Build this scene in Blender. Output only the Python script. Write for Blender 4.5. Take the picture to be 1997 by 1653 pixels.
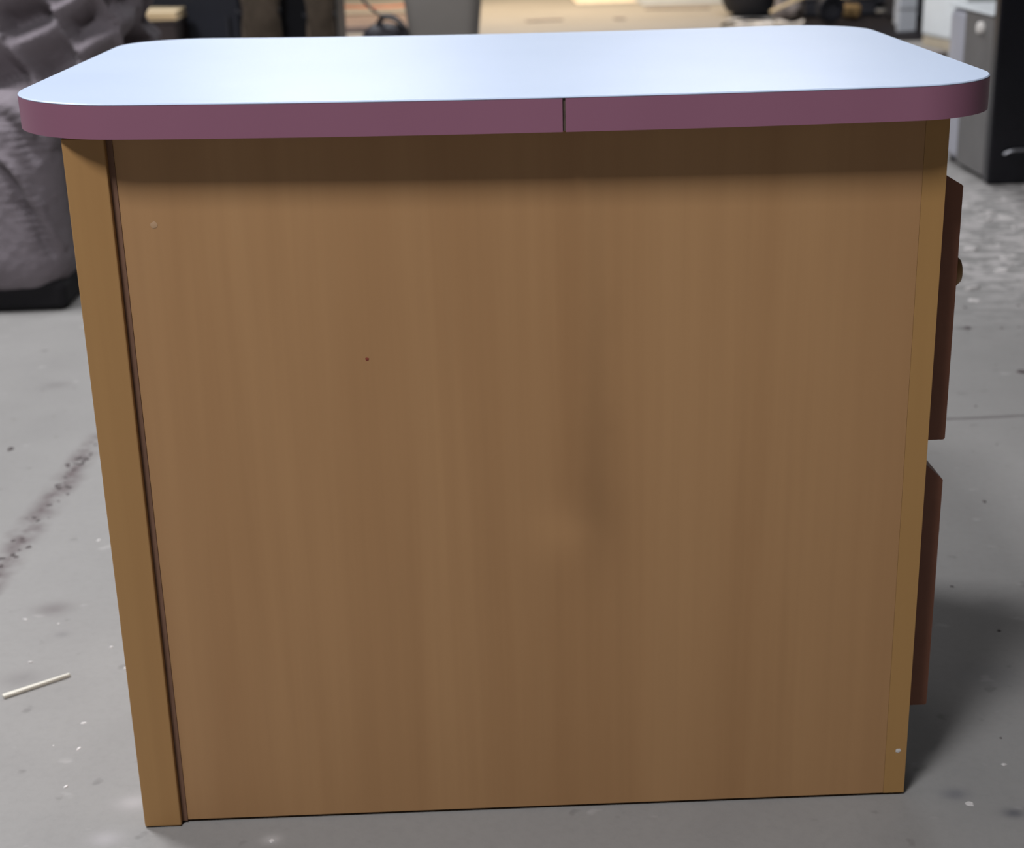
import bpy, bmesh, math, random
from mathutils import Vector, Matrix, noise

random.seed(7)
for o in list(bpy.data.objects):
    bpy.data.objects.remove(o)
scene = bpy.context.scene
COL = scene.collection

# ---------------------------------------------------------------- camera
cam_d = bpy.data.cameras.new('camera')
cam = bpy.data.objects.new('camera', cam_d)
COL.objects.link(cam)
cam_d.sensor_fit = 'HORIZONTAL'
cam_d.sensor_width = 36.0
cam_d.lens = 36.0 * 2977.36 / 1997.0
cam_d.clip_start = 0.05
cam_d.clip_end = 100
R = Vector((0.99924245, -0.02956552, -0.02530611))
U = Vector((0.0336947, 0.33189955, 0.94271276))
F = Vector((0.0194727, 0.9428513, -0.33264432))
cam.matrix_world = Matrix((
    (R.x, U.x, -F.x, -0.0408),
    (R.y, U.y, -F.y, -1.6914),
    (R.z, U.z, -F.z, 1.1234),
    (0, 0, 0, 1)))
scene.camera = cam
cam_d.dof.use_dof = True
cam_d.dof.focus_distance = 1.75
cam_d.dof.aperture_fstop = 5.6

# ---------------------------------------------------------------- world, lights, exposure
world = bpy.data.worlds.new('world')
scene.world = world
world.use_nodes = True
world.node_tree.nodes['Background'].inputs[0].default_value = (0.8, 0.85, 1, 1)
world.node_tree.nodes['Background'].inputs[1].default_value = 0.05
scene.view_settings.view_transform = 'Standard'
scene.view_settings.look = 'None'
scene.view_settings.exposure = 0.0
scene.view_settings.gamma = 1.0
scene.view_settings.use_curve_mapping = False


def area(name, loc, size, power, col, target=None, spread=None):
    l = bpy.data.lights.new(name, 'AREA')
    l.shape = 'RECTANGLE'
    l.size, l.size_y = size
    l.energy = power
    l.color = col
    o = bpy.data.objects.new(name, l)
    COL.objects.link(o)
    o.location = loc
    if spread:
        l.spread = math.radians(spread)
    if target:
        o.rotation_euler = (Vector(target) - Vector(loc)).to_track_quat('-Z', 'Y').to_euler()
    return o


COOL = (0.955, 0.965, 1.0)
area('key_lamp', (-1.05, -1.85, 4.5), (0.7, 0.9), 190, COOL)
area('left_lamp', (-2.75, 2.15, 4.5), (0.9, 1.6), 315, COOL)
area('rear_lamp', (-0.95, 9.0, 4.6), (1.6, 1.6), 190, COOL)
area('rear_right_fill', (1.7, 8.6, 4.6), (1.6, 1.6), 190, COOL)  # added fill, brightens the countertop's right side and the floor there
area('far_warm_lamp', (0.5, 13.2, 4.7), (2.5, 1.6), 205, (1.0, 0.76, 0.47), None, 95)


# ---------------------------------------------------------------- materials
class NT:
    def __init__(self, name):
        self.m = bpy.data.materials.new(name)
        self.m.use_nodes = True
        self.t = self.m.node_tree
        self.b = self.t.nodes['Principled BSDF']

    def n(self, typ, **kw):
        nd = self.t.nodes.new(typ)
        for k, v in kw.items():
            setattr(nd, k, v)
        return nd

    def l(self, a, b):
        self.t.links.new(a, b)

    def math(self, op, a, b=None, clamp=False):
        nd = self.n('ShaderNodeMath', operation=op)
        nd.use_clamp = clamp
        for i, v in enumerate((a, b)):
            if v is None:
                continue
            if isinstance(v, (int, float)):
                nd.inputs[i].default_value = v
            else:
                self.l(v, nd.inputs[i])
        return nd.outputs[0]

    def mix(self, fac, a, b, blend='MIX'):
        nd = self.n('ShaderNodeMix', data_type='RGBA', blend_type=blend)
        for i, v in ((0, fac), (6, a), (7, b)):
            if isinstance(v, (int, float)):
                nd.inputs[i].default_value = v
            elif isinstance(v, tuple):
                nd.inputs[i].default_value = v if len(v) == 4 else v + (1,)
            else:
                self.l(v, nd.inputs[i])
        return nd.outputs[2]

    def coord(self, scale=(1, 1, 1), kind='Object'):
        tc = self.n('ShaderNodeTexCoord')
        mp = self.n('ShaderNodeMapping')
        mp.inputs['Scale'].default_value = scale
        self.l(tc.outputs[kind], mp.inputs['Vector'])
        return mp.outputs[0]

    def noise(self, vec, scale, detail=3, rough=0.5, dist=0.0):
        nd = self.n('ShaderNodeTexNoise')
        nd.inputs['Scale'].default_value = scale
        nd.inputs['Detail'].default_value = detail
        nd.inputs['Roughness'].default_value = rough
        nd.inputs['Distortion'].default_value = dist
        self.l(vec, nd.inputs['Vector'])
        return nd.outputs[0]

    def ramp(self, fac, stops):
        nd = self.n('ShaderNodeValToRGB')
        e = nd.color_ramp.elements
        while len(e) < len(stops):
            e.new(0.5)
        for i, (p, c) in enumerate(stops):
            e[i].position = p
            e[i].color = c if len(c) == 4 else tuple(c) + (1,)
        self.l(fac, nd.inputs[0])
        return nd.outputs[0]

    def bump(self, h, strength=0.2, dist=0.01):
        nd = self.n('ShaderNodeBump')
        nd.inputs['Strength'].default_value = strength
        nd.inputs['Distance'].default_value = dist
        self.l(h, nd.inputs['Height'])
        self.l(nd.outputs[0], self.b.inputs['Normal'])

    def set(self, rough=None, metal=None, spec=None):
        if rough is not None:
            self.b.inputs['Roughness'].default_value = rough
        if metal is not None:
            self.b.inputs['Metallic'].default_value = metal
        if spec is not None:
            self.b.inputs['Specular IOR Level'].default_value = spec


def simple(name, col, rough=0.6, metal=0.0, var=0.12, scale=8.0, spec=0.4, bump=0.0):
    k = NT(name)
    v = k.coord()
    n = k.noise(v, scale, 4)
    a = tuple(c * (1 - var) for c in col)
    b = tuple(min(1, c * (1 + var)) for c in col)
    k.l(k.ramp(n, [(0.3, a), (0.7, b)]), k.b.inputs['Base Color'])
    k.set(rough, metal, spec)
    if bump:
        k.bump(k.noise(v, scale * 6, 4), bump, 0.01)
    return k.m


def wood(name, base, dark, knot=None, rough=0.48, axis='z', spec=0.35):
    k = NT(name)
    sc = {'z': (9, 9, 0.45), 'y': (9, 0.5, 9), 'x': (0.5, 9, 9)}[axis]
    v = k.coord(sc)
    fine = {'z': (70, 70, 1.6), 'y': (70, 1.6, 70), 'x': (1.6, 70, 70)}[axis]
    n1 = k.noise(v, 1.0, 4, 0.55, 0.6)
    n2 = k.noise(k.coord(fine), 1.0, 3, 0.6)
    c = k.ramp(n1, [(0.30, dark), (0.66, base)])
    c = k.mix(k.math('MULTIPLY', k.ramp(n2, [(0.35, (0, 0, 0)), (0.75, (1, 1, 1))]), 0.14),
              c, tuple(x * 0.7 for x in dark))
    blot = k.noise(k.coord((3, 3, 3)), 1.4, 2)
    c = k.mix(k.math('MULTIPLY', blot, 0.22), c, tuple(x * 1.18 for x in base))
    if knot:
        kx, kz = knot
        vv = k.coord()
        sep = k.n('ShaderNodeSeparateXYZ')
        k.l(vv, sep.inputs[0])
        wob = k.math('MULTIPLY', k.math('SUBTRACT', k.noise(k.coord((1, 1, 1)), 14, 3), 0.5), 0.03)
        dx = k.math('MULTIPLY', k.math('ADD', k.math('SUBTRACT', sep.outputs[0], kx), wob), 22.0)
        for dz, amp, st, w in ((0.0, 0.55, 26.0, 1.0), (0.045, 0.30, 10.0, 1.0), (0.13, 0.20, 6.0, 1.6), (0.27, 0.12, 3.2, 1.5)):
            zz = k.math('MULTIPLY', k.math('SUBTRACT', sep.outputs[2], kz + dz), st)
            x2 = k.math('MULTIPLY', dx, w * 1.6)
            r2 = k.math('ADD', k.math('MULTIPLY', x2, x2), k.math('MULTIPLY', zz, zz))
            g = k.math('POWER', 2.718, k.math('MULTIPLY', r2, -1.0))
            c = k.mix(k.math('MULTIPLY', g, amp), c, tuple(x * 0.72 for x in dark))
        zz = k.math('MULTIPLY', k.math('SUBTRACT', sep.outputs[2], kz - 0.012), 28.0)
        x2 = k.math('MULTIPLY', k.math('ADD', dx, 0.75), 1.0)
        r2 = k.math('ADD', k.math('MULTIPLY', x2, x2), k.math('MULTIPLY', zz, zz))
        g = k.math('POWER', 2.718, k.math('MULTIPLY', r2, -1.0))
        c = k.mix(k.math('MULTIPLY', g, 0.45), c, tuple(min(1, x * 1.2) for x in base))
    k.l(c, k.b.inputs['Base Color'])
    k.set(rough, 0, spec)
    k.bump(n2, 0.04, 0.002)
    return k.m


M = {}
M['panel'] = wood('maple_laminate_panel', (0.485, 0.272, 0.124), (0.400, 0.212, 0.092), knot=(0.092, 0.400))
M['trim'] = wood('maple_trim_wood', (0.45, 0.250, 0.095), (0.400, 0.212, 0.078))
M['stile'] = wood('maple_face_frame_wood', (0.48, 0.272, 0.098), (0.41, 0.220, 0.076))
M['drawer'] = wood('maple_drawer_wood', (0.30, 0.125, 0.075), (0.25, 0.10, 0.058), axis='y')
M['seam'] = simple('dark_brown_seam_shade', (0.20, 0.105, 0.065), 0.7)
M['carcass'] = wood('cabinet_carcass_wood', (0.40, 0.24, 0.12), (0.34, 0.20, 0.09))
M['knob'] = wood('turned_knob_wood', (0.42, 0.25, 0.11), (0.36, 0.20, 0.08))
M['chipboard'] = simple('chipboard_core', (0.10, 0.075, 0.055), 0.9, var=0.3, scale=60)
M['white_spot'] = simple('white_paint', (0.8, 0.76, 0.72), 0.6)
M['gap_shade'] = simple('recess_shade_black', (0.012, 0.010, 0.009), 0.9)  # near-black puts the recess shade into the toe kick and appliance base

k = NT('white_laminate')
n = k.noise(k.coord(), 5, 3)
k.l(k.ramp(n, [(0.3, (0.505, 0.595, 0.755)), (0.7, (0.525, 0.615, 0.775))]), k.b.inputs['Base Color'])
k.set(0.33, 0, 0.5)
M['laminate'] = k.m

k = NT('pink_edge_banding')
n = k.noise(k.coord((1, 1, 0.3)), 3, 3)
k.l(k.ramp(n, [(0.3, (0.285, 0.118, 0.180)), (0.7, (0.32, 0.137, 0.205))]), k.b.inputs['Base Color'])
k.set(0.36, 0, 0.5)
M['band'] = k.m

# floor concrete: the thing's own colour, stains and a crack line
k = NT('worn_concrete')
v = k.coord()
big = k.noise(v, 0.9, 4, 0.6)
mid = k.noise(v, 6.0, 5, 0.6)
fine = k.noise(v, 70.0, 4, 0.65)
c = k.ramp(big, [(0.3, (0.226, 0.218, 0.209)), (0.7, (0.262, 0.253, 0.243))])
c = k.mix(k.math('MULTIPLY', k.ramp(mid, [(0.42, (0, 0, 0)), (0.75, (1, 1, 1))]), 0.20), c, (0.165, 0.157, 0.154))
c = k.mix(k.math('MULTIPLY', k.ramp(fine, [(0.45, (0, 0, 0)), (0.8, (1, 1, 1))]), 0.14), c, (0.12, 0.115, 0.113))
spk = k.noise(v, 24.0, 2, 0.5)
c = k.mix(k.math('MULTIPLY', k.ramp(spk, [(0.68, (0, 0, 0)), (0.76, (1, 1, 1))]), 0.40), c, (0.10, 0.09, 0.088))
spw = k.noise(k.coord((1.0, 1.3, 1)), 17.0, 2, 0.5)
c = k.mix(k.math('MULTIPLY', k.ramp(spw, [(0.69, (0, 0, 0)), (0.75, (1, 1, 1))]), 0.30), c, (0.42, 0.40, 0.39))
sep = k.n('ShaderNodeSeparateXYZ')
k.l(v, sep.inputs[0])
X, Y = sep.outputs[0], sep.outputs[1]
wob = k.math('MULTIPLY', k.math('SUBTRACT', k.noise(v, 7, 5, 0.65), 0.5), 0.09)
# flaking pale paint to the right
gx = k.math('MULTIPLY', k.math('SUBTRACT', X, 1.85), 1.5)
gy = k.math('MULTIPLY', k.math('SUBTRACT', Y, 3.25), 1.35)
reg = k.math('POWER', 2.718, k.math('MULTIPLY', k.math('ADD', k.math('MULTIPLY', gx, gx), k.math('MULTIPLY', gy, gy)), -1.0))
fl = k.noise(k.coord((0.6, 1.0, 1)), 20.0, 5, 0.68, 0.4)
fl = k.math('MULTIPLY', k.ramp(fl, [(0.47, (0, 0, 0)), (0.54, (1, 1, 1))]), k.math('MULTIPLY', reg, 2.2, clamp=True), clamp=True)
c = k.mix(k.math('MULTIPLY', fl, 0.8), c, (0.50, 0.47, 0.46))
# dirt line of the crack, left, and hairline crack at the right


def seg_mask(a, b, w, warp=1.0):
    ax, ay = a
    bx, by = b
    L2 = (bx - ax) ** 2 + (by - ay) ** 2
    xw = k.math('ADD', X, k.math('MULTIPLY', wob, warp))
    px = k.math('SUBTRACT', xw, ax)
    py = k.math('SUBTRACT', k.math('ADD', Y, k.math('MULTIPLY', wob, 0.4 * warp)), ay)
    t = k.math('DIVIDE', k.math('ADD', k.math('MULTIPLY', px, bx - ax), k.math('MULTIPLY', py, by - ay)), L2, clamp=True)
    qx = k.math('SUBTRACT', px, k.math('MULTIPLY', t, bx - ax))
    qy = k.math('SUBTRACT', py, k.math('MULTIPLY', t, by - ay))
    d = k.math('SQRT', k.math('ADD', k.math('MULTIPLY', qx, qx), k.math('MULTIPLY', qy, qy)))
    return k.math('SUBTRACT', 1.0, k.math('DIVIDE', d, w), clamp=True)


patch = k.ramp(k.noise(v, 20, 3), [(0.38, (0.2, 0.2, 0.2)), (0.62, (1, 1, 1))])
m1 = k.math('MULTIPLY', seg_mask((-0.885, 1.50), (-0.915, 0.55), 0.040, 0.5), patch)
c = k.mix(k.math('MULTIPLY', m1, 1.0, clamp=True), c, (0.095, 0.072, 0.073))
m2 = seg_mask((0.80, 1.42), (2.6, 1.50), 0.012, 0.6)
c = k.mix(k.math('MULTIPLY', m2, 0.8), c, (0.08, 0.066, 0.066))
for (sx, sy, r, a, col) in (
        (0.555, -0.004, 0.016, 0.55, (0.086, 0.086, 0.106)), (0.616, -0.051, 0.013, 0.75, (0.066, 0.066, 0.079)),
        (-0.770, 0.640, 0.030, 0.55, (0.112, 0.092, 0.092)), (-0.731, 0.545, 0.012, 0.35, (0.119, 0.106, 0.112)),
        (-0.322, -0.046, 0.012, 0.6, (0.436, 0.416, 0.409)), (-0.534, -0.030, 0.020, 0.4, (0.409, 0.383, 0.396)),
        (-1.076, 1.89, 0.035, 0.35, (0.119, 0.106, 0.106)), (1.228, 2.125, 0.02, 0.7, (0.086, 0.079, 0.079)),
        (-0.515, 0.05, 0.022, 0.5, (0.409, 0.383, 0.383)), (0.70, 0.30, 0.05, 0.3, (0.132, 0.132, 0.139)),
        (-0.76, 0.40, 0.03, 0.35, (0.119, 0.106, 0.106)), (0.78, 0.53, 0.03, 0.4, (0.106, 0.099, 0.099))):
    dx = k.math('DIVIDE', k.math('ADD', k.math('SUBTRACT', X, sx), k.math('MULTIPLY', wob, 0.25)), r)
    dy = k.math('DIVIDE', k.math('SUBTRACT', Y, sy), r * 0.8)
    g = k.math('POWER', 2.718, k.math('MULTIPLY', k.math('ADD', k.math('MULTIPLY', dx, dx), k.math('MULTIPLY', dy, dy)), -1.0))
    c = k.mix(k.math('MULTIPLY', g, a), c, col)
k.l(c, k.b.inputs['Base Color'])
k.set(0.62, 0, 0.3)
hh = k.math('ADD', k.math('MULTIPLY', mid, 0.4), k.math('MULTIPLY', fine, 0.25))
hh = k.math('SUBTRACT', hh, k.math('MULTIPLY', m2, 0.4))
k.bump(hh, 0.18, 0.01)
M['floor'] = k.m

M['wall'] = simple('painted_block_wall', (0.25, 0.24, 0.23), 0.8, scale=1.5)
M['ceiling'] = simple('white_metal_ceiling', (0.16, 0.16, 0.165), 0.7, scale=1.0)
M['flake'] = simple('peeled_paint', (0.56, 0.53, 0.515), 0.7)
M['crumb'] = simple('dark_grit', (0.09, 0.075, 0.075), 0.9)
M['splinter'] = simple('pale_splinter_wood', (0.66, 0.63, 0.55), 0.7)

k = NT('mauve_plush')
v = k.coord()
n1 = k.noise(v, 5, 4)
n2 = k.noise(v, 120, 4, 0.7)
c = k.ramp(n1, [(0.3, (0.170, 0.145, 0.162)), (0.7, (0.220, 0.190, 0.210))])
c = k.mix(k.math('MULTIPLY', n2, 0.25), c, (0.28, 0.255, 0.275))
k.l(c, k.b.inputs['Base Color'])
k.set(0.95, 0, 0.1)
k.b.inputs['Sheen Weight'].default_value = 0.15
k.b.inputs['Sheen Roughness'].default_value = 0.5
k.bump(k.noise(k.coord((1, 1, 2.2)), 60, 5, 0.7), 0.5, 0.012)
M['plush'] = k.m
M['base_black'] = simple('recliner_base_black', (0.010, 0.009, 0.011), 0.95)  # plain near-black for the block between recliner and floor
M['navy'] = simple('dark_navy_paint', (0.010, 0.011, 0.018), 0.5)
M['brown_rug'] = simple('brown_rug_pile', (0.125, 0.095, 0.070), 0.95, var=0.3, scale=12, bump=0.4)
M['pale_board'] = wood('pale_pine_board', (0.75, 0.60, 0.38), (0.62, 0.46, 0.27), axis='x')
M['dark_crate'] = simple('dark_stained_crate_wood', (0.035, 0.025, 0.024), 0.8, var=0.3)
M['bin'] = simple('grey_bin_plastic', (0.24, 0.22, 0.20), 0.5, var=0.05, scale=3)
M['black_bag'] = simple('black_nylon', (0.022, 0.020, 0.026), 0.6, var=0.3, scale=20, bump=0.2)
M['black_rubber'] = simple('black_rubber', (0.010, 0.010, 0.014), 0.55)
M['cable'] = simple('black_cable_jacket', (0.014, 0.012, 0.012), 0.5)
M['red_cord'] = simple('red_cord', (0.55, 0.16, 0.08), 0.6)
M['cardboard'] = simple('brown_cardboard', (0.15, 0.115, 0.105), 0.85, var=0.2)
M['cream_board'] = simple('cream_board', (0.60, 0.54, 0.46), 0.6)
M['slate_mat'] = simple('slate_blue_mat', (0.28, 0.31, 0.36), 0.8)
M['paper'] = simple('white_paper', (0.80, 0.80, 0.82), 0.7)
M['post'] = simple('pale_grey_painted_wood', (0.50, 0.52, 0.56), 0.6, var=0.06)
M['fridge'] = simple('white_enamel', (0.78, 0.82, 0.84), 0.35, var=0.03)
M['range_grey'] = simple('dusty_grey_enamel', (0.155, 0.148, 0.145), 0.45, var=0.08)
M['range_light'] = simple('pale_grey_enamel', (0.44, 0.44, 0.49), 0.4, var=0.04)
M['gloss_black'] = simple('gloss_black_enamel', (0.008, 0.008, 0.011), 0.22)
M['reflection_steel'] = simple('reflection_streak', (0.45, 0.45, 0.48), 0.4, metal=0.9)
M['beige'] = simple('beige_block_wood', (0.42, 0.36, 0.27), 0.7)
M['ochre'] = simple('ochre_canvas', (0.20, 0.125, 0.05), 0.9, var=0.25)
M['grey_scrap'] = simple('grey_brown_scrap', (0.17, 0.145, 0.135), 0.8, var=0.25)
M['clutter_dark'] = simple('charcoal_plastic', (0.022, 0.022, 0.028), 0.7, var=0.3)


# ---------------------------------------------------------------- mesh helpers
def link(name, bm, mat, parent=None, smooth=False, loc=None):
    me = bpy.data.meshes.new(name)
    bmesh.ops.recalc_face_normals(bm, faces=bm.faces)
    bm.to_mesh(me)
    bm.free()
    if mat:
        me.materials.append(mat)
    if smooth:
        for p in me.polygons:
            p.use_smooth = True
        me.set_sharp_from_angle(angle=math.radians(42))
    o = bpy.data.objects.new(name, me)
    COL.objects.link(o)
    if parent:
        o.parent = parent
    if loc:
        o.location = loc
    return o


def thing(name, label, cat, loc=(0, 0, 0), group=None):
    o = bpy.data.objects.new(name, None)
    o.empty_display_size = 0.1
    COL.objects.link(o)
    o.location = loc
    tag(o, label, cat, group)
    return o


def tag(o, label, cat, group=None):
    o['label'] = label
    o['category'] = cat
    if group:
        o['group'] = group
    return o


def box(bm, x0, x1, y0, y1, z0, z1, bev=0.0, seg=2):
    r = bmesh.ops.create_cube(bm, size=1.0)
    vs = r['verts']
    for q in vs:
        q.co = Vector(((x0 + x1) / 2 + q.co.x * (x1 - x0), (y0 + y1) / 2 + q.co.y * (y1 - y0), (z0 + z1) / 2 + q.co.z * (z1 - z0)))
    if bev > 0:
        es = list({e for q in vs for e in q.link_edges})
        bmesh.ops.bevel(bm, geom=es, offset=bev, segments=seg, affect='EDGES', profile=0.5)
    return vs


def bxo(name, x0, x1, y0, y1, z0, z1, mat, parent=None, bev=0.0, seg=2, smooth=False):
    bm = bmesh.new()
    box(bm, x0, x1, y0, y1, z0, z1, bev, seg)
    return link(name, bm, mat, parent, smooth)


def lathe(bm, prof, c=(0, 0, 0), seg=24, axis='z', sx=1.0, sy=1.0):
    rings = []
    for r, h in prof:
        ring = []
        for i in range(seg):
            a = 2 * math.pi * i / seg
            p = (r * math.cos(a) * sx, r * math.sin(a) * sy, h)
            if axis == 'x':
                p = (p[2], p[0], p[1])
            elif axis == 'y':
                p = (p[0], p[2], p[1])
            ring.append(bm.verts.new(Vector(p) + Vector(c)))
        rings.append(ring)
    for a, b in zip(rings, rings[1:]):
        for i in range(seg):
            j = (i + 1) % seg
            bm.faces.new((a[i], a[j], b[j], b[i]))
    bm.faces.new(rings[0][::-1])
    bm.faces.new(rings[-1])


def tube(bm, pts, r, seg=8):
    pts = [Vector(p) for p in pts]
    sm = []
    for i in range(len(pts) - 1):
        p0 = pts[max(0, i - 1)]
        p1, p2 = pts[i], pts[i + 1]
        p3 = pts[min(len(pts) - 1, i + 2)]
        for j in range(6):
            t = j / 6
            sm.append(0.5 * ((2 * p1) + (p2 - p0) * t + (2 * p0 - 5 * p1 + 4 * p2 - p3) * t * t + (3 * p1 - p0 - 3 * p2 + p3) * t ** 3))
    sm.append(pts[-1])
    prev = None
    first = None
    for i, p in enumerate(sm):
        d = (sm[min(i + 1, len(sm) - 1)] - sm[max(i - 1, 0)]).normalized()
        a = d.cross(Vector((0, 0, 1)))
        if a.length < 1e-4:
            a = Vector((1, 0, 0))
        a.normalize()
        b = d.cross(a)
        ring = [bm.verts.new(p + a * r * math.cos(2 * math.pi * q / seg) + b * r * math.sin(2 * math.pi * q / seg)) for q in range(seg)]
        if prev:
            for q in range(seg):
                bm.faces.new((prev[q], prev[(q + 1) % seg], ring[(q + 1) % seg], ring[q]))
        else:
            first = ring
        prev = ring
    bm.faces.new(first[::-1])
    bm.faces.new(prev)


# ---------------------------------------------------------------- the setting
def plane(name, pts, mat, sub=1):
    bm = bmesh.new()
    bm.faces.new([bm.verts.new(p) for p in pts])
    o = link(name, bm, mat)
    o['kind'] = 'structure'
    return o


XW, Y0, Y1, ZC = 9.0, -7.0, 20.0, 5.2
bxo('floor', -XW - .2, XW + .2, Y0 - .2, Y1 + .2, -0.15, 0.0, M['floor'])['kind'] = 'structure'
bxo('ceiling', -XW - .2, XW + .2, Y0 - .2, Y1 + .2, ZC, ZC + .15, M['ceiling'])['kind'] = 'structure'
bxo('wall_left', -XW - .2, -XW, Y0 - .2, Y1 + .2, 0, ZC, M['wall'])['kind'] = 'structure'
bxo('wall_right', XW, XW + .2, Y0 - .2, Y1 + .2, 0, ZC, M['wall'])['kind'] = 'structure'
bxo('wall_back', -XW, XW, Y1, Y1 + .2, 0, ZC, M['wall'])['kind'] = 'structure'
bxo('wall_front', -XW, XW, Y0 - .2, Y0, 0, ZC, M['wall'])['kind'] = 'structure'

# ---------------------------------------------------------------- cabinet
W = 0.977
HW = W / 2
H = 0.876
T = 0.038
D = 0.690
cab = thing('base_cabinet', 'maple-coloured base cabinet with plain end panel and side drawers under the white countertop', 'cabinet')
ST = 0.027
# end panel facing the camera, a few millimetres clear of the floor
bm = bmesh.new()
# its top follows the slightly sagging underside of the countertop
ptop = [(-HW + 0.0534, 0.8752), (-0.2, 0.8716), (0.05, 0.8704), (0.25, 0.8702), (HW - ST, 0.8711)]
pa = [(ptop[0][0], 0.004), (ptop[-1][0], 0.004)] + ptop[::-1]
fa = [bm.verts.new((x, 0.0, z)) for x, z in pa]
fb = [bm.verts.new((x, 0.018, z)) for x, z in pa]
for i in range(len(pa)):
    j = (i + 1) % len(pa)
    bm.faces.new((fa[i], fa[j], fb[j], fb[i]))
bm.faces.new(fa)
bm.faces.new(fb)
o = link('end_panel', bm, M['panel'], cab)
bm = bmesh.new()
box(bm, HW - ST + 0.0003, HW, 0.0, 0.019, 0.0035, 0.8712, 0.0)
link('face_frame_stile', bm, M['stile'], cab)['label'] = 'yellower stile along the right edge'
# corner trim board, proud of the panel
bm = bmesh.new()
box(bm, -HW, -HW + 0.0465, -0.010, 0.030, 0.0015, 0.8760, 0.0015, 2)
link('corner_trim', bm, M['trim'], cab)['label'] = 'proud vertical trim board'
bxo('seam_shade_strip', -HW + 0.0467, -HW + 0.0532, -0.0012, 0.010, 0.003, 0.8745, M['seam'], cab)['label'] = 'dark brown strip carrying the shade beside the trim board'  # darker bead added to widen the seam; its brown carries the trim's shade
# carcass: the back side (left), the far end, the bottom and front rails
bxo('back_panel', -HW + 0.002, -HW + 0.016, 0.031, D, 0.002, 0.8695, M['carcass'], cab)
bxo('far_panel', -HW + 0.017, HW, D - 0.018, D, 0.002, 0.8695, M['carcass'], cab)
bxo('bottom_shelf', -HW + 0.017, HW - 0.02, 0.0185, D - 0.0185, 0.105, 0.123, M['carcass'], cab)
for zz0, zz1 in ((0.105, 0.130), (0.452, 0.488), (0.800, 0.8695)):
    bxo('face_frame_rail', HW - 0.019, HW - 0.0005, 0.0195, D - 0.0185, zz0, zz1, M['stile'], cab)
bxo('toe_kick', HW - 0.085, HW - 0.070, 0.0185, D - 0.0185, 0.002, 0.104, M['gap_shade'], cab)


def drawer(z0, z1, bev, th):
    # lip-top drawer front: the upper edge slopes down towards the outer face
    x0, x1 = HW + 0.0008, HW + th
    xm = HW + 0.0155
    prof = [(x0, z0), (x1 - 0.002, z0), (x1, z0 + 0.002), (x1, z1 - bev), (x1 - 0.002, z1 - bev + 0.002), (xm, z1), (x0, z1 + 0.001)]
    y0, y1 = 0.050, D - 0.050
    bm = bmesh.new()
    a = [bm.verts.new((x, y0, z)) for x, z in prof]
    b = [bm.verts.new((x, y1, z)) for x, z in prof]
    n = len(prof)
    for i in range(n):
        j = (i + 1) % n
        bm.faces.new((a[i], a[j], b[j], b[i]))
    bm.faces.new(a)
    bm.faces.new(b)
    fr = link('drawer_front', bm, M['drawer'], cab)
    return fr


def knob(fr, y, z, s=1.0):
    bm = bmesh.new()
    prof = [(0.009, 0.0), (0.007, 0.006), (0.0075, 0.010), (0.0135, 0.0125), (0.0165, 0.016), (0.0165, 0.019), (0.013, 0.023), (0.006, 0.0250)]
    lathe(bm, [(r * s, h * s) for r, h in prof], (HW + 0.0355, y, z), 24, 'x')
    link('knob', bm, M['knob'], fr, True)


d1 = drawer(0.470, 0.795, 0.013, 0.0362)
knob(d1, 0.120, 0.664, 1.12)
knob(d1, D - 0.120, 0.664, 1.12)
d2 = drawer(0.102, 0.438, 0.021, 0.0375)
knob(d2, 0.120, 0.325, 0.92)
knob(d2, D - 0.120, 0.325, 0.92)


def spot(x, z, r, mat, name, sq=1.0):
    bm = bmesh.new()
    seg = 12
    rr = [r * random.uniform(0.75, 1.15) for _ in range(seg)]
    c0 = bm.verts.new((x, -0.0007, z))
    ring = [bm.verts.new((x + rr[i] * math.cos(2 * math.pi * i / seg), -0.0002, z + sq * rr[i] * math.sin(2 * math.pi * i / seg))) for i in range(seg)]
    for i in range(seg):
        bm.faces.new((c0, ring[i], ring[(i + 1) % seg]))
    return link(name, bm, mat, cab, True)


spot(0.4778, 0.0655, 0.0042, M['white_spot'], 'paint_speck', 0.8)['label'] = 'small white paint speck'
spot(-0.171, 0.612, 0.0022, simple('red_brown_stain', (0.25, 0.05, 0.03), 0.6), 'stain_dot')['label'] = 'tiny reddish dot'
spot(-0.399, 0.776, 0.0045, simple('pale_scuff', (0.52, 0.33, 0.19), 0.6), 'scuff_mark')['label'] = 'small pale scuff'

# ---------------------------------------------------------------- countertop
top = thing('countertop', 'white laminate countertop with rounded corners and a pink edge band, lying on the maple cabinet', 'countertop', (0, 0, H))
XL, XR, YN, YF = -HW - 0.0659, HW + 0.0596, -0.0343, 0.7146
CT, CW, SAG = -0.0057, -0.0057, 0.0049
RNL, RNR, RFR, RFL = 0.135, 0.105, 0.130, 0.130


def outline(off=0.0):
    pts = []

    def arc(cx, cy, r, a0, a1, n=14):
        for i in range(n + 1):
            a = math.radians(a0 + (a1 - a0) * i / n)
            pts.append((cx + (r - off) * math.cos(a), cy + (r - off) * math.sin(a)))

    arc(XL + RNL, YN + RNL, RNL, 180, 270)
    for i in range(1, 24):
        pts.append((XL + RNL + (XR - RNR - XL - RNL) * i / 24, YN + off))
    arc(XR - RNR, YN + RNR, RNR, 270, 360)
    pts.append((XR - off, 0.3))
    arc(XR - RFR, YF - RFR, RFR, 0, 90)
    for i in range(1, 24):
        pts.append((XR - RFR + (XL + RFL - XR + RFR) * i / 24, YF - off))
    arc(XL + RFL, YF - RFL, RFL, 90, 180)
    pts.append((XL + off, 0.3))
    return pts


def warp(x, y, z):
    return Vector((x - CW * (y - 0.34), y + CW * x, z + CT * x - SAG * (1 - (2 * x / 1.1) ** 2)))


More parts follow.
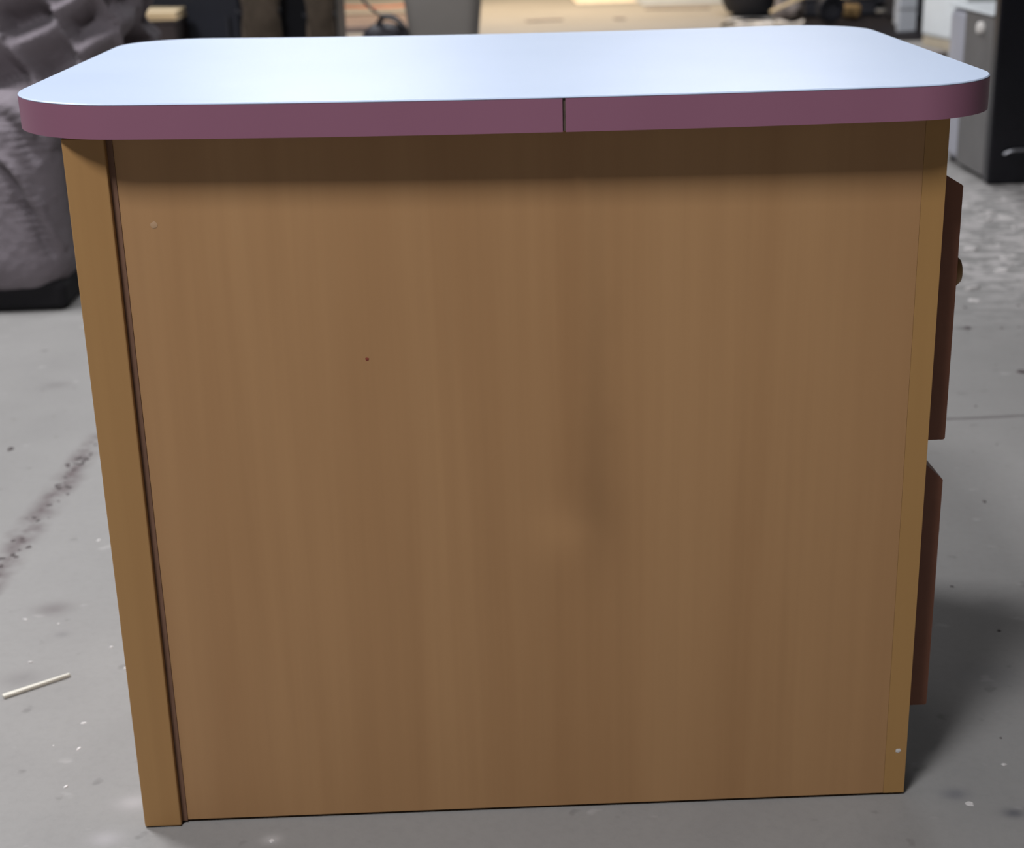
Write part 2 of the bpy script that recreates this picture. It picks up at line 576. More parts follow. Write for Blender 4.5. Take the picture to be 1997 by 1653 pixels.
def slab(off, z0, z1, name, mat):
    bm = bmesh.new()
    ch = 0.0013 if mat is M['laminate'] else 0.0002
    rings = []
    for o_, zz in ((off, z0), (off, z1 - ch * 0.9), (off + ch, z1)):
        rings.append([bm.verts.new(warp(x, y, zz)) for x, y in outline(o_)])
    n = len(rings[0])
    for a, b in zip(rings, rings[1:]):
        for i in range(n):
            j = (i + 1) % n
            bm.faces.new((a[i], a[j], b[j], b[i]))
    f1 = bm.faces.new(rings[-1])
    f2 = bm.faces.new(rings[0])
    bmesh.ops.triangulate(bm, faces=[f1, f2], quad_method='BEAUTY', ngon_method='BEAUTY')
    o = link(name, bm, mat, top)
    return o


slab(0.0018, 0.001, T - 0.0020, 'core', M['chipboard'])
sl = slab(0.0002, T - 0.0018, T, 'laminate_sheet', M['laminate'])
sl['label'] = 'white laminate sheet'


def band(seam_idx):
    pl = outline(0.0)
    pin = outline(0.0017)
    n = len(pl)
    # cut the loop at the near seam
    sx = 0.0605
    order = list(range(n))
    near = [i for i in range(n) if abs(pl[i][1] - YN) < 1e-6]
    after = min(i for i in near if pl[i][0] > sx + 0.004)
    seq = [order[(after + q) % n] for q in range(n)]
    g = 0.0016
    P = [((sx + g, YN), (sx + g, YN + 0.0017))] + [(pl[i], pin[i]) for i in seq] + [((sx - g, YN), (sx - g, YN + 0.0017))]
    # remove points past the seam
    P = [P[0]] + [q for q in P[1:-1]] + [P[-1]]
    half = len(P) // 2
    cut = min(range(len(P)), key=lambda i: abs(P[i][0][0] + 0.05) + (0 if P[i][0][1] > 0.5 else 9))
    for s, e in ((0, cut), (cut, len(P) - 1)):
        bm = bmesh.new()
        rows = []
        for (ox, oy), (ix, iy) in P[s:e + 1]:
            rows.append([bm.verts.new(warp(ox, oy, 0.0)), bm.verts.new(warp(ox, oy, T - 0.0022)),
                         bm.verts.new(warp(ix, iy, T - 0.0022)), bm.verts.new(warp(ix, iy, 0.0))])
        for r0, r1 in zip(rows, rows[1:]):
            for q in range(4):
                bm.faces.new((r0[q], r0[(q + 1) % 4], r1[(q + 1) % 4], r1[q]))
        bm.faces.new(rows[0])
        bm.faces.new(rows[-1])
        link('edge_band', bm, M['band'], top, True)['label'] = 'pink plastic edge band'


band(0)

# ---------------------------------------------------------------- recliner (left, behind)


def puffed(x0, x1, y0, y1, z0, z1, nx, ny, nz, rad, fn):
    """closed rounded box, displaced along its normals by fn(point, normal)"""
    bm = bmesh.new()
    idx = {}

    def vert(i, j, q):
        key = (i, j, q)
        if key in idx:
            return idx[key]
        p = Vector((x0 + (x1 - x0) * i / nx, y0 + (y1 - y0) * j / ny, z0 + (z1 - z0) * q / nz))
        c = Vector((min(max(p.x, x0 + rad), x1 - rad), min(max(p.y, y0 + rad), y1 - rad), min(max(p.z, z0 + rad), z1 - rad)))
        d = p - c
        n = d.normalized() if d.length > 1e-6 else Vector((0, -1, 0))
        if d.length > 1e-6:
            p = c + n * rad
        idx[key] = bm.verts.new(p + n * fn(p, n))
        return idx[key]

    for i in range(nx):
        for j in range(ny):
            for q in (0, nz):
                bm.faces.new([vert(i, j, q), vert(i + 1, j, q), vert(i + 1, j + 1, q), vert(i, j + 1, q)])
    for i in range(nx):
        for q in range(nz):
            for j in (0, ny):
                bm.faces.new([vert(i, j, q), vert(i + 1, j, q), vert(i + 1, j, q + 1), vert(i, j, q + 1)])
    for j in range(ny):
        for q in range(nz):
            for i in (0, nx):
                bm.faces.new([vert(i, j, q), vert(i, j + 1, q), vert(i, j + 1, q + 1), vert(i, j, q + 1)])
    return bm


def tuft(p, n):
    w = Vector((noise.noise(p * 4.0), 0.0, noise.noise(p * 4.0 + Vector((9.3, 1.7, 5.1))))) * 0.045
    X0, Z0 = p.x + 0.55 * (p.y - 2.8) + w.x + 1.33, p.z + w.z - 0.70
    # gathered cloth: rows of pockets whose faces hang inwards, then fold out in a ledge
    s_ = (0.886 * X0 + 0.464 * Z0) / 0.135
    t_ = (0.42 * X0 - 0.91 * Z0) / 0.150
    g = s_ + 0.10 * noise.noise(Vector((t_ * 1.3, 4.0, 0)))
    gc = math.floor(g)
    g -= gc
    t_ += 0.62 * (gc % 2) + 0.45 * noise.noise(Vector((gc * 2.7, 1.5, 0)))
    row = math.floor(t_)
    f = t_ - row
    depth = 0.088 * (0.75 + 0.5 * noise.noise(Vector((row * 1.7 + 5, gc * 2.3, 0))))
    saw = f / 0.68 if f < 0.68 else (1 - f) / 0.32
    saw = saw * saw * (3 - 2 * saw)
    rim = math.exp(-(min(g, 1 - g) / 0.13) ** 2)
    pleat = 0.0035 * math.sin(s_ * 55 + 4 * noise.noise(p * 10)) * (1 if f > 0.60 else 0.25)
    return 0.012 - depth * saw * (1 - 0.65 * rim) + 0.010 * rim + pleat + 0.006 * noise.fractal(p * 12, 1.0, 2.0, 3)


def arm_fn(p, n):
    d = 0.012 * noise.fractal(p * 2.5, 1.0, 2.0, 3) + 0.0025 * noise.noise(p * 40)
    # two drawn seams running diagonally down the side
    for (xa, za, xb, zb, dep, w) in ((-1.40, 0.455, -1.262, 0.285, 0.030, 0.016), (-1.335, 0.335, -1.225, 0.165, 0.024, 0.014), (-1.36, 0.575, -1.23, 0.445, 0.030, 0.02), (-1.275, 0.60, -1.225, 0.47, 0.030, 0.014)):
        ex, ez = xb - xa, zb - za
        t = max(0, min(1, ((p.x - xa) * ex + (p.z - za) * ez) / (ex * ex + ez * ez)))
        s = ((p.x - xa) * ez - (p.z - za) * ex) / math.hypot(ex, ez) + 0.012 * math.sin(t * 5)
        fade = math.sin(math.pi * min(1, max(0, t))) ** 0.5 if 0 < t < 1 else 0
        pk = 0.35 * math.sin(p.z * 330 + 3 * noise.noise(p * 12)) * math.exp(-((s) / (w * 2)) ** 2)
        d -= fade * (dep * math.exp(-(s / w) ** 2) - dep * 0.6 * math.exp(-((s + w * 1.6) / w) ** 2) - 0.006 * pk)
    return d


rec = thing('recliner', 'overstuffed mauve-grey plush recliner with tufted back, left of and behind the cabinet', 'armchair', (0, 0, 0))
link('arm', puffed(-1.62, -1.205, 2.58, 3.52, 0.036, 0.62, 84, 70, 116, 0.115, arm_fn), M['plush'], rec, True)
link('backrest', puffed(-2.25, -1.005, 2.70, 3.32, 0.50, 1.08, 190, 70, 110, 0.14, tuft), M['plush'], rec, True)
link('seat', puffed(-2.20, -1.635, 2.66, 3.45, 0.08, 0.50, 40, 50, 36, 0.12, lambda p, n: 0.012 * noise.fractal(p * 3, 1, 2, 3)), M['plush'], rec, True)
bm = bmesh.new()
box(bm, -2.15, -1.225, 2.605, 3.44, 0.0, 0.085, 0.02)
link('base', bm, M['base_black'], rec)['label'] = 'black base'

# ---------------------------------------------------------------- items behind the counter, left half
cbn = thing('storage_cabinet', 'dark navy cabinet standing behind the two rolled brown rugs', 'cabinet', (0, 0, 0))
bxo('body', -1.68, -0.705, 6.30, 6.85, 0.0, 0.95, M['navy'], cbn, 0.01)
for i in range(2):
    x0 = -1.66 + i * 0.475
    dr = bxo('door', x0, x0 + 0.465, 6.280, 6.299, 0.08, 0.93, M['navy'], cbn, 0.004)
    bxo('handle', x0 + 0.40 - i * 0.34, x0 + 0.415 - i * 0.34, 6.255, 6.2795, 0.42, 0.54, M['clutter_dark'], dr, 0.003)

crt = thing('wooden_crate', 'dark slatted wooden crate between the recliner and the navy cabinet', 'crate', (0, 0, 0))
for q in range(5):
    bxo('slat', -1.72, -1.447, 5.90, 5.915, 0.02 + q * 0.105, 0.02 + q * 0.105 + 0.095, M['dark_crate'], crt, 0.003, 1)
for q in range(5):
    bxo('slat', -1.72, -1.447, 6.215, 6.23, 0.02 + q * 0.105, 0.02 + q * 0.105 + 0.095, M['dark_crate'], crt, 0.003, 1)
for q in range(5):
    for xx in (-1.72, -1.462):
        bxo('slat', xx, xx + 0.015, 5.916, 6.214, 0.02 + q * 0.105, 0.02 + q * 0.105 + 0.095, M['dark_crate'], crt, 0.003, 1)
for xx in (-1.704, -1.482):
    for yy in (5.916, 6.194):
        bxo('corner_post', xx, xx + 0.02, yy, yy + 0.02, 0.0, 0.536, M['dark_crate'], crt)
bxo('lid', -1.725, -1.442, 5.895, 6.235, 0.5365, 0.548, M['dark_crate'], crt, 0.003, 1)
bm = bmesh.new()
box(bm, -1.76, -1.443, 5.91, 6.22, 0.552, 0.562, 0.002, 1)
tag(link('wood_board', bm, M['pale_board']), 'thin pale pine board, the lower of two on the dark crate', 'board')
bm = bmesh.new()
box(bm, -1.80, -1.445, 5.93, 6.20, 0.569, 0.600, 0.005, 2)
bmesh.ops.rotate(bm, verts=bm.verts, cent=(-1.445, 6.05, 0.569), matrix=Matrix.Rotation(math.radians(1.5), 3, 'Y'))
for q in bm.verts:
    q.co.z -= 0.0
bb = link('wood_board', bm, M['pale_board'])
tag(bb, 'thick pale pine board, the upper of two on the dark crate', 'board')
bb.location.z = -0.005


def rug(x, y, r, h, lean, label):
    t = thing('rolled_rug', label, 'rug', (x, y, 0), 'rolled brown rugs before the navy cabinet')
    bm = bmesh.new()
    n, m = 40, 26
    rows = []
    for j in range(m + 1):
        z = h * j / m
        row = []
        for i in range(n):
            a = 2 * math.pi * i / n
            rr = r * (1 + 0.10 * math.sin(3 * a + 2.2 * z / h) + 0.06 * noise.noise(Vector((math.cos(a) * 2, math.sin(a) * 2, z * 5 + x))))
            rr *= 1 - 0.10 * math.exp(-((z - 0.55 * h) / 0.05) ** 2)
            row.append(bm.verts.new((rr * math.cos(a) + lean * z, rr * math.sin(a), z)))
        rows.append(row)
    for a, b in zip(rows, rows[1:]):
        for i in range(n):
            bm.faces.new((a[i], a[(i + 1) % n], b[(i + 1) % n], b[i]))
    bm.faces.new(rows[0][::-1])
    bm.faces.new(rows[-1])
    link('roll', bm, M['brown_rug'], t, True)
    bm = bmesh.new()
    pts = [((r * 1.08) * math.cos(a) + lean * 0.55 * h, (r * 1.08) * math.sin(a), 0.55 * h + 0.01 * math.sin(a)) for a in [2 * math.pi * i / 16 for i in range(17)]]
    tube(bm, pts, 0.006, 6)
    link('tie', bm, M['clutter_dark'], t, True)
    # outer flap of the roll
    bm = bmesh.new()
    rows = []
    for j in range(m + 1):
        z = h * j / m
        row = []
        for i in range(9):
            a = math.radians(-125 + 10 * i)
            rr = r * (1.10 + 0.035 * i) + 0.01 * math.sin(z * 14)
            row.append(bm.verts.new((rr * math.cos(a) + lean * z, rr * math.sin(a), z)))
        rows.append(row)
    for a, b in zip(rows, rows[1:]):
        for i in range(8):
            bm.faces.new((a[i], a[i + 1], b[i + 1], b[i]))
    bmesh.ops.solidify(bm, geom=bm.faces[:], thickness=0.008)
    link('flap', bm, M['brown_rug'], t, True)
    return t


rug(-1.070, 6.05, 0.098, 1.05, 0.01, 'wider rolled brown rug standing left before the navy cabinet')
rug(-0.775, 6.08, 0.072, 1.0, 0.0, 'narrower rolled brown rug standing at the right end of the navy cabinet')

# tapered bin
bt = thing('plastic_bin', 'grey tapered plastic bin standing behind the middle of the countertop', 'bin', (-0.165, 6.2, 0))


def rrect(hx, hy, r, n=6):
    pts = []
    for sx, sy, a0 in ((1, 1, 0), (-1, 1, 90), (-1, -1, 180), (1, -1, 270)):
        for i in range(n + 1):
            a = math.radians(a0 + 90 * i / n)
            pts.append((sx * (hx - r) + r * math.cos(a), sy * (hy - r) + r * math.sin(a)))
    return pts


def loft(bm, secs):
    rings = [[bm.verts.new((x, y, z)) for x, y in pts] for pts, z in secs]
    n = len(rings[0])
    for a, b in zip(rings, rings[1:]):
        for i in range(n):
            bm.faces.new((a[i], a[(i + 1) % n], b[(i + 1) % n], b[i]))
    return rings


bm = bmesh.new()
secs = [(rrect(0.122, 0.11, 0.06), 0.0), (rrect(0.128, 0.115, 0.06), 0.012), (rrect(0.205, 0.175, 0.08), 0.715), (rrect(0.205, 0.175, 0.08), 0.72),
        (rrect(0.197, 0.168, 0.078), 0.715), (rrect(0.124, 0.108, 0.055), 0.02)]
rg = loft(bm, secs)
bm.faces.new(rg[0][::-1])
bm.faces.new(rg[-1])
link('body', bm, M['bin'], bt, True)
bm = bmesh.new()
rg = loft(bm, [(rrect(0.2062, 0.1762, 0.081), 0.690), (rrect(0.222, 0.192, 0.09), 0.692), (rrect(0.222, 0.192, 0.09), 0.722), (rrect(0.2075, 0.1775, 0.081), 0.724), (rrect(0.2062, 0.1762, 0.081), 0.690)])
link('rim', bm, M['bin'], bt, True)

# black bag slumped against the bin
bg = thing('black_bag', 'slumped black nylon bag against the left side of the grey bin', 'bag', (-0.455, 5.97, 0))


def bagfn(p, n):
    return 0.02 * noise.fractal(p * 7, 1, 2, 4)


link('body', puffed(-0.105, 0.10, -0.09, 0.10, 0.0, 0.50, 20, 18, 44, 0.07, bagfn), M['black_bag'], bg, True)
bm = bmesh.new()
tube(bm, [(-0.03, 0.0, 0.49), (0.0, -0.02, 0.535), (0.06, -0.05, 0.53), (0.105, -0.085, 0.48), (0.112, -0.10, 0.40)], 0.014, 8)
link('strap', bm, M['black_bag'], bg, True)
bm = bmesh.new()
tube(bm, [(-0.66, 6.02, 0.78), (-0.57, 6.0, 0.645), (-0.52, 5.97, 0.585), (-0.46, 5.93, 0.545), (-0.38, 5.855, 0.52), (-0.33, 5.83, 0.46), (-0.345, 5.82, 0.30), (-0.37, 5.83, 0.05), (-0.47, 5.75, 0.012)], 0.0075, 8)
tag(link('cable', bm, M['cable'], None, True), 'black cable drooping over the black bag', 'cable')

# things lying on the far floor
bm = bmesh.new()
box(bm, -1.30, -0.35, 11.35, 12.6, 0.0, 0.05, 0.006, 1)
cb = link('flattened_box', bm, M['cardboard'])
tag(cb, 'flattened dark brown cardboard box on the floor left of the bin', 'cardboard')
bm = bmesh.new()
tube(bm, [(-1.45, 14.3, 0.012), (-1.1, 14.1, 0.012), (-0.85, 14.05, 0.012), (-0.6, 14.2, 0.012)], 0.012, 6)
tag(link('cord', bm, M['red_cord'], None, True), 'thin red cord lying on the far warm-lit floor', 'cord')
bxo('wooden_batten', -1.4, -0.4, 12.95, 13.05, 0, 0.03, M['dark_crate'])
tag(bpy.data.objects['wooden_batten'], 'dark wooden batten lying across the floor beyond the cardboard', 'batten')
bm = bmesh.new()
box(bm, 1.02, 1.62, 13.75, 14.6, 0, 0.02, 0.004, 1)
tag(link('board', bm, M['cream_board']), 'cream board lying on the far floor beside the slate mat', 'board')
bm = bmesh.new()
box(bm, 1.63, 2.9, 13.42, 14.7, 0, 0.012, 0.004, 1)
tag(link('mat', bm, M['slate_mat']), 'slate blue mat lying on the far floor beyond the countertop', 'mat')
for i, (x, y, s, lb) in enumerate(((0.62, 12.0, 0.16, 'longer thin dark scrap on the beige floor, left of the smaller scrap'), (1.27, 11.95, 0.05, 'small dark scrap on the beige floor below the cream board'), (1.9, 12.9, 0.3, 'thin dark scrap along the front edge of the slate mat'))):
    bm = bmesh.new()
    box(bm, -s, s, -0.05, 0.05, 0, 0.012, 0.004, 1)
    o = link('scrap', bm, M['grey_scrap'])
    o.location = (x, y, 0.0)
    o.rotation_euler.z = 0.2 - 0.2 * i
    tag(o, lb, 'scrap')

# ---------------------------------------------------------------- far right clutter
tb = thing('rubber_tub', 'round black rubber tub on the far floor behind the countertop', 'tub', (2.42, 11.95, 0))
bm = bmesh.new()
prof = [(0.17, 0.03), (0.21, 0.035), (0.235, 0.07), (0.262, 0.14), (0.285, 0.24), (0.30, 0.36), (0.31, 0.37), (0.30, 0.38), (0.285, 0.36), (0.20, 0.06)]
lathe(bm, prof, seg=36)
link('body', bm, M['black_rubber'], tb, True)
bm = bmesh.new()
lathe(bm, [(0.15, 0.0), (0.17, 0.004), (0.17, 0.032), (0.15, 0.036)], seg=30)
link('foot_ring', bm, M['black_rubber'], tb, True)
for i, (x, y, rz, w, h) in enumerate(((2.28, 11.22, 0.15, 0.34, 0.22), (2.56, 10.99, -0.3, 0.22, 0.12), (2.26, 10.92, -0.1, 0.30, 0.14))):
    bm = bmesh.new()
    n = 6
    g = [[bm.verts.new(((a / n - .5) * w, (b / n - .5) * h, 0.008 + 0.014 * (math.sin(a * 1.1 + i) + 1) * (0.4 + 0.6 * (b / n)))) for b in range(n + 1)] for a in range(n + 1)]
    for a in range(n):
        for b in range(n):
            bm.faces.new((g[a][b], g[a + 1][b], g[a + 1][b + 1], g[a][b + 1]))
    bmesh.ops.solidify(bm, geom=bm.faces[:], thickness=0.002)
    o = link('paper_sheet', bm, M['paper'], None, True)
    o.location = (x, y, 0)
    o.rotation_euler.z = rz
    tag(o, ('white sheet of paper in front of the black tub, the widest', 'white sheet of paper right of the black tub', 'white sheet of paper nearest the countertop edge, below the black tub')[i], 'paper')
bm = bmesh.new()
tube(bm, [(2.0, 10.95, 0.012), (2.1, 11.05, 0.03), (2.2, 11.02, 0.045), (2.32, 11.06, 0.04), (2.40, 11.07, 0.03), (2.44, 11.06, 0.02)], 0.012, 6)
tag(link('cable', bm, M['cable'], None, True), 'black cable snaking in front of the black tub', 'cable')


bm = bmesh.new()
nx, ny = 28, 36
gr = [[bm.verts.new((2.62 + 1.25 * i / nx + (0.10 if j < 16 else 0.0) + 0.05 * noise.noise(Vector((i * .4, j * .3, 1))), 9.45 + 2.4 * j / ny + 0.05 * noise.noise(Vector((i * .4, j * .3, 7))),
                     0.006 + 0.012 * abs(noise.noise(Vector((i * .35, j * .5, 3)))))) for j in range(ny + 1)] for i in range(nx + 1)]
for i in range(nx):
    for j in range(ny):
        bm.faces.new((gr[i][j], gr[i + 1][j], gr[i + 1][j + 1], gr[i][j + 1]))
bmesh.ops.solidify(bm, geom=bm.faces[:], thickness=0.003)
tag(link('tarp', bm, M['black_bag'], None, True), 'black tarp spread on the floor under the far clutter and the grey posts', 'tarp')


def tyre(name, x, y, z, r, w, label, rz):
    t = thing(name, label, 'wheel', (x, y, z))
    t.rotation_euler.z = rz
    bm = bmesh.new()
    prof = [(r * 0.62, -w / 2), (r * 0.9, -w / 2), (r, -w * 0.3), (r, w * 0.3), (r * 0.9, w / 2), (r * 0.62, w / 2), (r * 0.6, 0), (r * 0.62, -w / 2)]
    rings = []
    for rr, h in prof:
        rings.append([bm.verts.new((rr * math.cos(2 * math.pi * i / 32), h, r + rr * math.sin(2 * math.pi * i / 32))) for i in range(32)])
    for a, b in zip(rings, rings[1:]):
        for i in range(32):
            bm.faces.new((a[i], a[(i + 1) % 32], b[(i + 1) % 32], b[i]))
    link('tyre', bm, M['black_rubber'], t, True)
    bm = bmesh.new()
    lathe(bm, [(r * 0.58, -w * 0.2), (r * 0.60, 0), (r * 0.58, w * 0.2)], (0, 0, r), 32, 'y')
    link('hub', bm, M['clutter_dark'], t, True)
    return t


tyre('cart_wheel', 2.83, 10.75, 0.023, 0.115, 0.07, 'small black wheel standing in the far clutter right of the tub', 0.25)
gb = thing('crumpled_rag', 'crumpled grey brown rag between the black tub and the wheel', 'rag', (2.60, 11.28, 0.023))
link('cloth', puffed(-0.10, 0.11, -0.10, 0.10, 0, 0.22, 16, 16, 18, 0.08, lambda p, n: 0.045 * noise.fractal(p * 9 + Vector((3, 1, 2)), 1, 2, 4)), M['grey_scrap'], gb, True)
ob = thing('canvas_bag', 'small ochre canvas bag in the dark clutter right of the wheel', 'bag', (3.08, 11.1, 0.023))
link('body', puffed(-0.085, 0.085, -0.07, 0.07, 0, 0.115, 16, 14, 14, 0.05, lambda p, n: 0.012 * noise.fractal(p * 12, 1, 2, 3)), M['ochre'], ob, True)
bm = bmesh.new()
tube(bm, [(-0.05, 0, 0.105), (-0.03, 0, 0.15), (0.03, 0, 0.15), (0.05, 0, 0.105)], 0.007, 6)
link('handle', bm, M['clutter_dark'], ob, True)
sticks = ((2.56, 10.95, 0.20, 2.86, 11.15, 0.31, 'pale stick leaning up over the wheel'), (2.90, 11.3, 0.168, 3.3, 11.3, 0.185, 'pale stick lying level above the ochre bag'), (2.38, 10.9, 0.11, 2.72, 11.0, 0.23, 'pale stick leaning on the grey brown rag'))
for xa, ya, za, xb, yb, zb, lb in sticks:
    bm = bmesh.new()
    tube(bm, [(xa, ya, za), ((xa + xb) / 2, (ya + yb) / 2, (za + zb) / 2 + 0.004), (xb, yb, zb)], 0.012, 6)
    tag(link('stick', bm, M['pale_board'], None, True), lb, 'stick')
# dark boxes and shelving that the clutter stands against
bxd = thing('storage_box', 'low charcoal storage box in the clutter behind the wheel', 'box', (0, 0, 0))
bxo('body', 2.78, 3.38, 11.45, 11.85, 0.023, 0.15, M['clutter_dark'], bxd, 0.012)
bxo('lid', 2.77, 3.39, 11.44, 11.86, 0.1505, 0.168, M['clutter_dark'], bxd, 0.006)
shl = thing('shelving_unit', 'dark steel shelving unit at the far right behind the clutter', 'shelving', (0, 0, 0))
for xx in (2.72, 4.9):
    for yy in (12.3, 12.86):
        bxo('upright', xx, xx + 0.04, yy, yy + 0.04, 0, 1.8, M['clutter_dark'], shl)
bxo('back_panel', 2.761, 4.899, 12.88, 12.895, 0.0, 1.8, M['navy'], shl)
for zz in (0.05, 0.62, 1.2, 1.75):
    bxo('shelf', 2.762, 4.898, 12.30, 12.879, zz, zz + 0.03, M['clutter_dark'], shl)
for i, (x0, x1, h, lb) in enumerate(((2.80, 3.30, 0.42, 'black bin on the lowest shelf, left'), (3.34, 3.86, 0.46, 'black bin on the lowest shelf, middle'), (3.92, 4.6, 0.44, 'black bin on the lowest shelf, right'))):
    b = thing('shelf_bin', lb, 'bin', (0, 0, 0.0805), 'black bins on the lowest shelf')
    bm = bmesh.new()
    rg = loft(bm, [([(x + (x0 + x1) / 2, y + 12.56) for x, y in rrect((x1 - x0) / 2 - 0.03, 0.20, 0.04)], 0.0),
                   ([(x + (x0 + x1) / 2, y + 12.56) for x, y in rrect((x1 - x0) / 2, 0.23, 0.04)], h)])
    bm.faces.new(rg[0][::-1])
    bm.faces.new(rg[1])
    link('body', bm, M['clutter_dark'], b, True)
    bxo('label_lip', x0 + 0.05, x1 - 0.05, 12.315, 12.33, h - 0.06, h - 0.02, M['clutter_dark'], b, 0.003)
fcr = bxo('storage_box', 3.42, 4.05, 10.95, 11.35, 0.023, 0.30, M['clutter_dark'], None, 0.015)
tag(fcr, 'charcoal box behind the two pale grey posts', 'box')
for x0, x1, y, h, lb in ((3.195, 3.330, 10.10, 1.4, 'wider pale grey wooden post standing left of the white refrigerator'), (3.335, 3.392, 10.70, 1.3, 'narrow pale grey wooden post, left of the wider one')):
    t = thing('wooden_post', lb, 'post', ((x0 + x1) / 2, y, 0))
    w = (x1 - x0) / 2
    z0 = 0.0 if w > 0.05 else 0.0
    bxo('shaft', -w, w, -0.03, 0.03, z0 + 0.001, h, M['post'], t, 0.006)
    bxo('groove_band', -w - 0.002, w + 0.002, -0.033, 0.033, 0.170, 0.176, M['range_grey'], t, 0.001, 1)
fr = thing('refrigerator', 'white refrigerator standing at the far right behind the grey-sided appliance', 'refrigerator', (3.10, 9.15, 0))
fr.rotation_euler.z = math.radians(8.0)
bxo('body', 0.0, 0.72, -0.60, 0.0, 0.065, 1.6, M['fridge'], fr, 0.03, 5, True)
bxo('lower_door', 0.0, 0.72, -0.672, -0.602, 0.085, 1.05, M['fridge'], fr, 0.02, 4, True)
bxo('upper_door', 0.0, 0.72, -0.672, -0.602, 1.06, 1.6, M['fridge'], fr, 0.02, 4, True)
bxo('plinth', 0.006, 0.70, -0.64, -0.02, 0.0, 0.064, M['beige'], fr, 0.004)
for x, y, rz, L, wd, lb in ((2.90, 8.55, 1.1, 0.50, 0.10, 'grey brown plank on the floor before the white refrigerator'),):
    bm = bmesh.new()
    box(bm, -L / 2, L / 2, -wd / 2, wd / 2, 0, 0.035, 0.004, 1)
    o = link('plank', bm, M['grey_scrap'])
    o.location = (x, y, 0)
    o.rotation_euler.z = -rz
    tag(o, lb, 'plank')
# black-fronted appliance
ap = thing('appliance', 'black-fronted appliance with a grey side on the floor at the right', 'appliance', (0, 0, 0))
bxo('side_body', 1.915, 2.53, 4.105, 4.455, 0.018, 0.618, M['range_grey'], ap, 0.006, 2)
bxo('rear_housing', 1.912, 2.53, 4.456, 4.66, 0.018, 0.618, M['range_light'], ap, 0.04, 5, True)['label'] = 'paler rounded rear housing'
bxo('top_sheet', 1.906, 2.53, 4.105, 4.65, 0.6185, 0.628, M['fridge'], ap, 0.003, 2)
bxo('base', 1.945, 2.51, 4.115, 4.63, 0.0, 0.0175, M['gap_shade'], ap)
bm = bmesh.new()
box(bm, 1.910, 2.54, 4.04, 4.104, 0.004, 0.98, 0.008, 3)
link('front_panel', bm, M['gloss_black'], ap)
bm = bmesh.new()
tube(bm, [(1.962, 4.028, 0.118), (1.985, 4.022, 0.130), (2.02, 4.020, 0.134), (2.12, 4.020, 0.131), (2.3, 4.022, 0.130), (2.5, 4.03, 0.130)], 0.0055, 8)
link('reflection_bar', bm, M['reflection_steel'], ap, True)['label'] = 'thin grey bar standing in for a light reflection near the foot'  # modelled bar stands in for a streak of reflected light
bm = bmesh.new()
lathe(bm, [(0.024, 0.0), (0.024, -0.012), (0.018, -0.020), (0.008, -0.022)], (1.9145, 4.24, 0.565), 20, 'x')
link('cap', bm, M['white_spot'], ap, True)['label'] = 'round white cap on the side'

# ---------------------------------------------------------------- small debris on the floor
bm = bmesh.new()
box(bm, -0.052, 0.052, -0.0045, 0.0045, 0.0, 0.005, 0.001, 1)
for q in bm.verts:
    q.co.y *= 1 - 0.5 * max(0, q.co.x / 0.052)
o = link('wood_splinter', bm, M['splinter'])
o.location = (-0.726, 0.372, 0.0005)
o.rotation_euler.z = 0.62
tag(o, 'flat pale wood splinter on the concrete left of the cabinet', 'splinter')


def chip(loc, r, mat, label, cat, name, group=None):
    bm = bmesh.new()
    seg = 7
    h = r * 0.30
    rr = [r * random.uniform(0.6, 1.2) for _ in range(seg)]
    lo = [bm.verts.new((rr[i] * math.cos(2 * math.pi * i / seg), rr[i] * math.sin(2 * math.pi * i / seg), 0)) for i in range(seg)]
    hi = [bm.verts.new((v.co.x * 0.7, v.co.y * 0.7, h * random.uniform(0.7, 1.2))) for v in lo]
    for i in range(seg):
        bm.faces.new((lo[i], lo[(i + 1) % seg], hi[(i + 1) % seg], hi[i]))
    bm.faces.new(lo[::-1])
    bm.faces.new(hi)
    o = link(name, bm, mat)
    o.location = loc
    tag(o, label, cat, group)
    return o


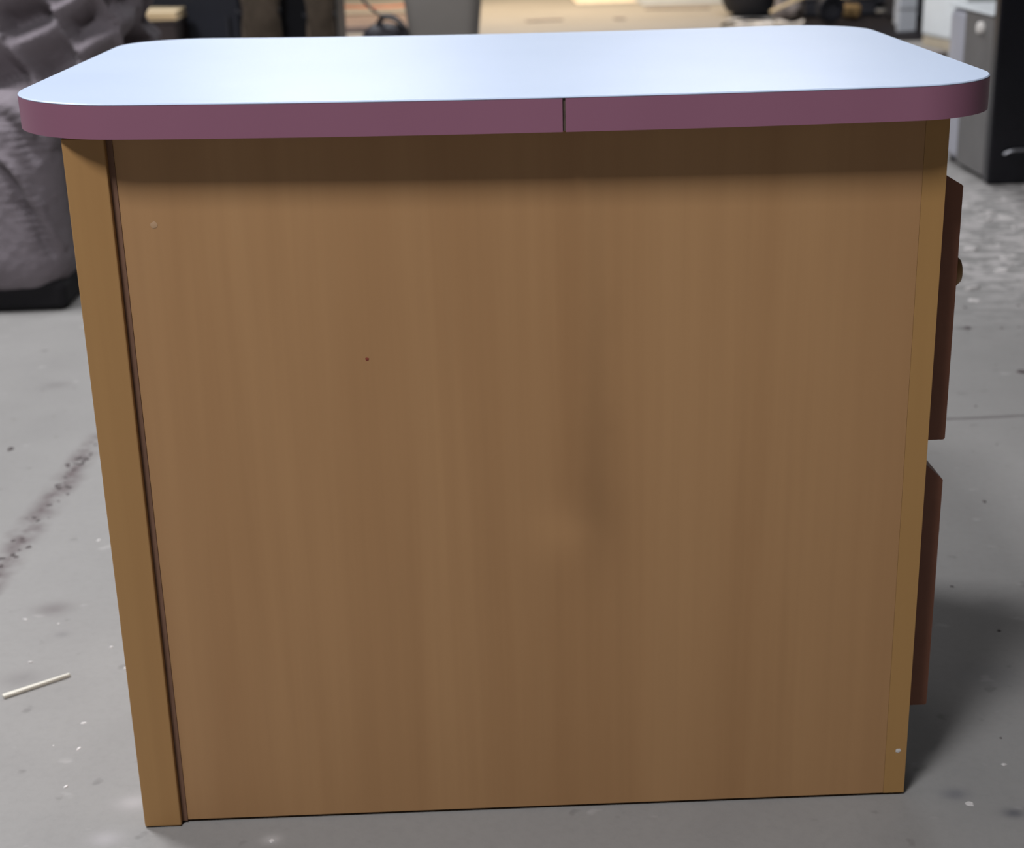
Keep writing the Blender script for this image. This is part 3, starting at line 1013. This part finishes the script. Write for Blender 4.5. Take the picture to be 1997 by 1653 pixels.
chip((0.566, -0.027, 0.0), 0.006, M['flake'], 'small white chip on the floor right of the cabinet corner', 'chip', 'paint_chip')
chip((0.640, 0.060, 0.0), 0.004, M['flake'], 'tiny white chip in the light beyond the cabinet corner shadow', 'chip', 'paint_chip')
chip((-0.322, -0.049, 0.0), 0.004, M['flake'], 'tiny white chip on the floor in front of the cabinet', 'chip', 'paint_chip')
chip((-1.063, 1.438, 0.0), 0.011, M['crumb'], 'dark grit crumb at the left edge beyond the crack', 'crumb', 'grit_crumb')
chip((1.245, 1.743, 0.0), 0.013, M['crumb'], 'dark grit crumb on the floor right, beyond the hairline crack', 'crumb', 'grit_crumb')
chip((1.238, 2.125, 0.0), 0.011, M['crumb'], 'dark grit crumb on the floor right of the upper drawer', 'crumb', 'grit_crumb')


def scatter(name, mat, n, fn, r0, r1, label, cat):
    bm = bmesh.new()
    for _ in range(n):
        x, y = fn()
        r = random.uniform(r0, r1)
        a0 = random.uniform(0, 6.28)
        h = r * random.uniform(0.12, 0.3)
        st = random.uniform(0.4, 1.0)
        lo, hi = [], []
        for i in range(6):
            a = 2 * math.pi * i / 6
            rr = r * random.uniform(0.6, 1.15)
            px, py = rr * math.cos(a), rr * st * math.sin(a)
            qx, qy = px * math.cos(a0) - py * math.sin(a0), px * math.sin(a0) + py * math.cos(a0)
            lo.append(bm.verts.new((x + qx, y + qy, 0.0)))
            hi.append(bm.verts.new((x + qx * .8, y + qy * .8, h)))
        for i in range(6):
            bm.faces.new((lo[i], lo[(i + 1) % 6], hi[(i + 1) % 6], hi[i]))
        bm.faces.new(hi)
    o = link(name, bm, mat)
    o['kind'] = 'stuff'
    tag(o, label, cat)
    return o


scatter('paint_flakes', M['flake'], 190, lambda: (random.gauss(1.9, 0.35), min(3.97, random.gauss(3.2, 0.42))), 0.006, 0.030,
        'pale flakes of peeled paint strewn on the floor before the black-fronted appliance', 'paint flakes')
scatter('crack_grit', M['crumb'], 60, lambda: (lambda t: (-0.885 - 0.03 * t + random.gauss(0, 0.012), 1.47 - 0.75 * t))(random.random()), 0.002, 0.009,
        'dark grit lying along the crack in the floor left of the cabinet', 'grit')
scatter('white_grit', M['flake'], 16, lambda: (random.uniform(-0.83, -0.58), random.uniform(0.0, 1.3)), 0.0015, 0.006,
        'white specks strewn on the floor along the left side of the cabinet', 'specks')
scatter('dark_specks', M['crumb'], 120, lambda: (random.uniform(0.58, 2.0), random.uniform(-0.1, 2.6)), 0.002, 0.007,
        'dark specks strewn on the floor at the right of the cabinet', 'specks')
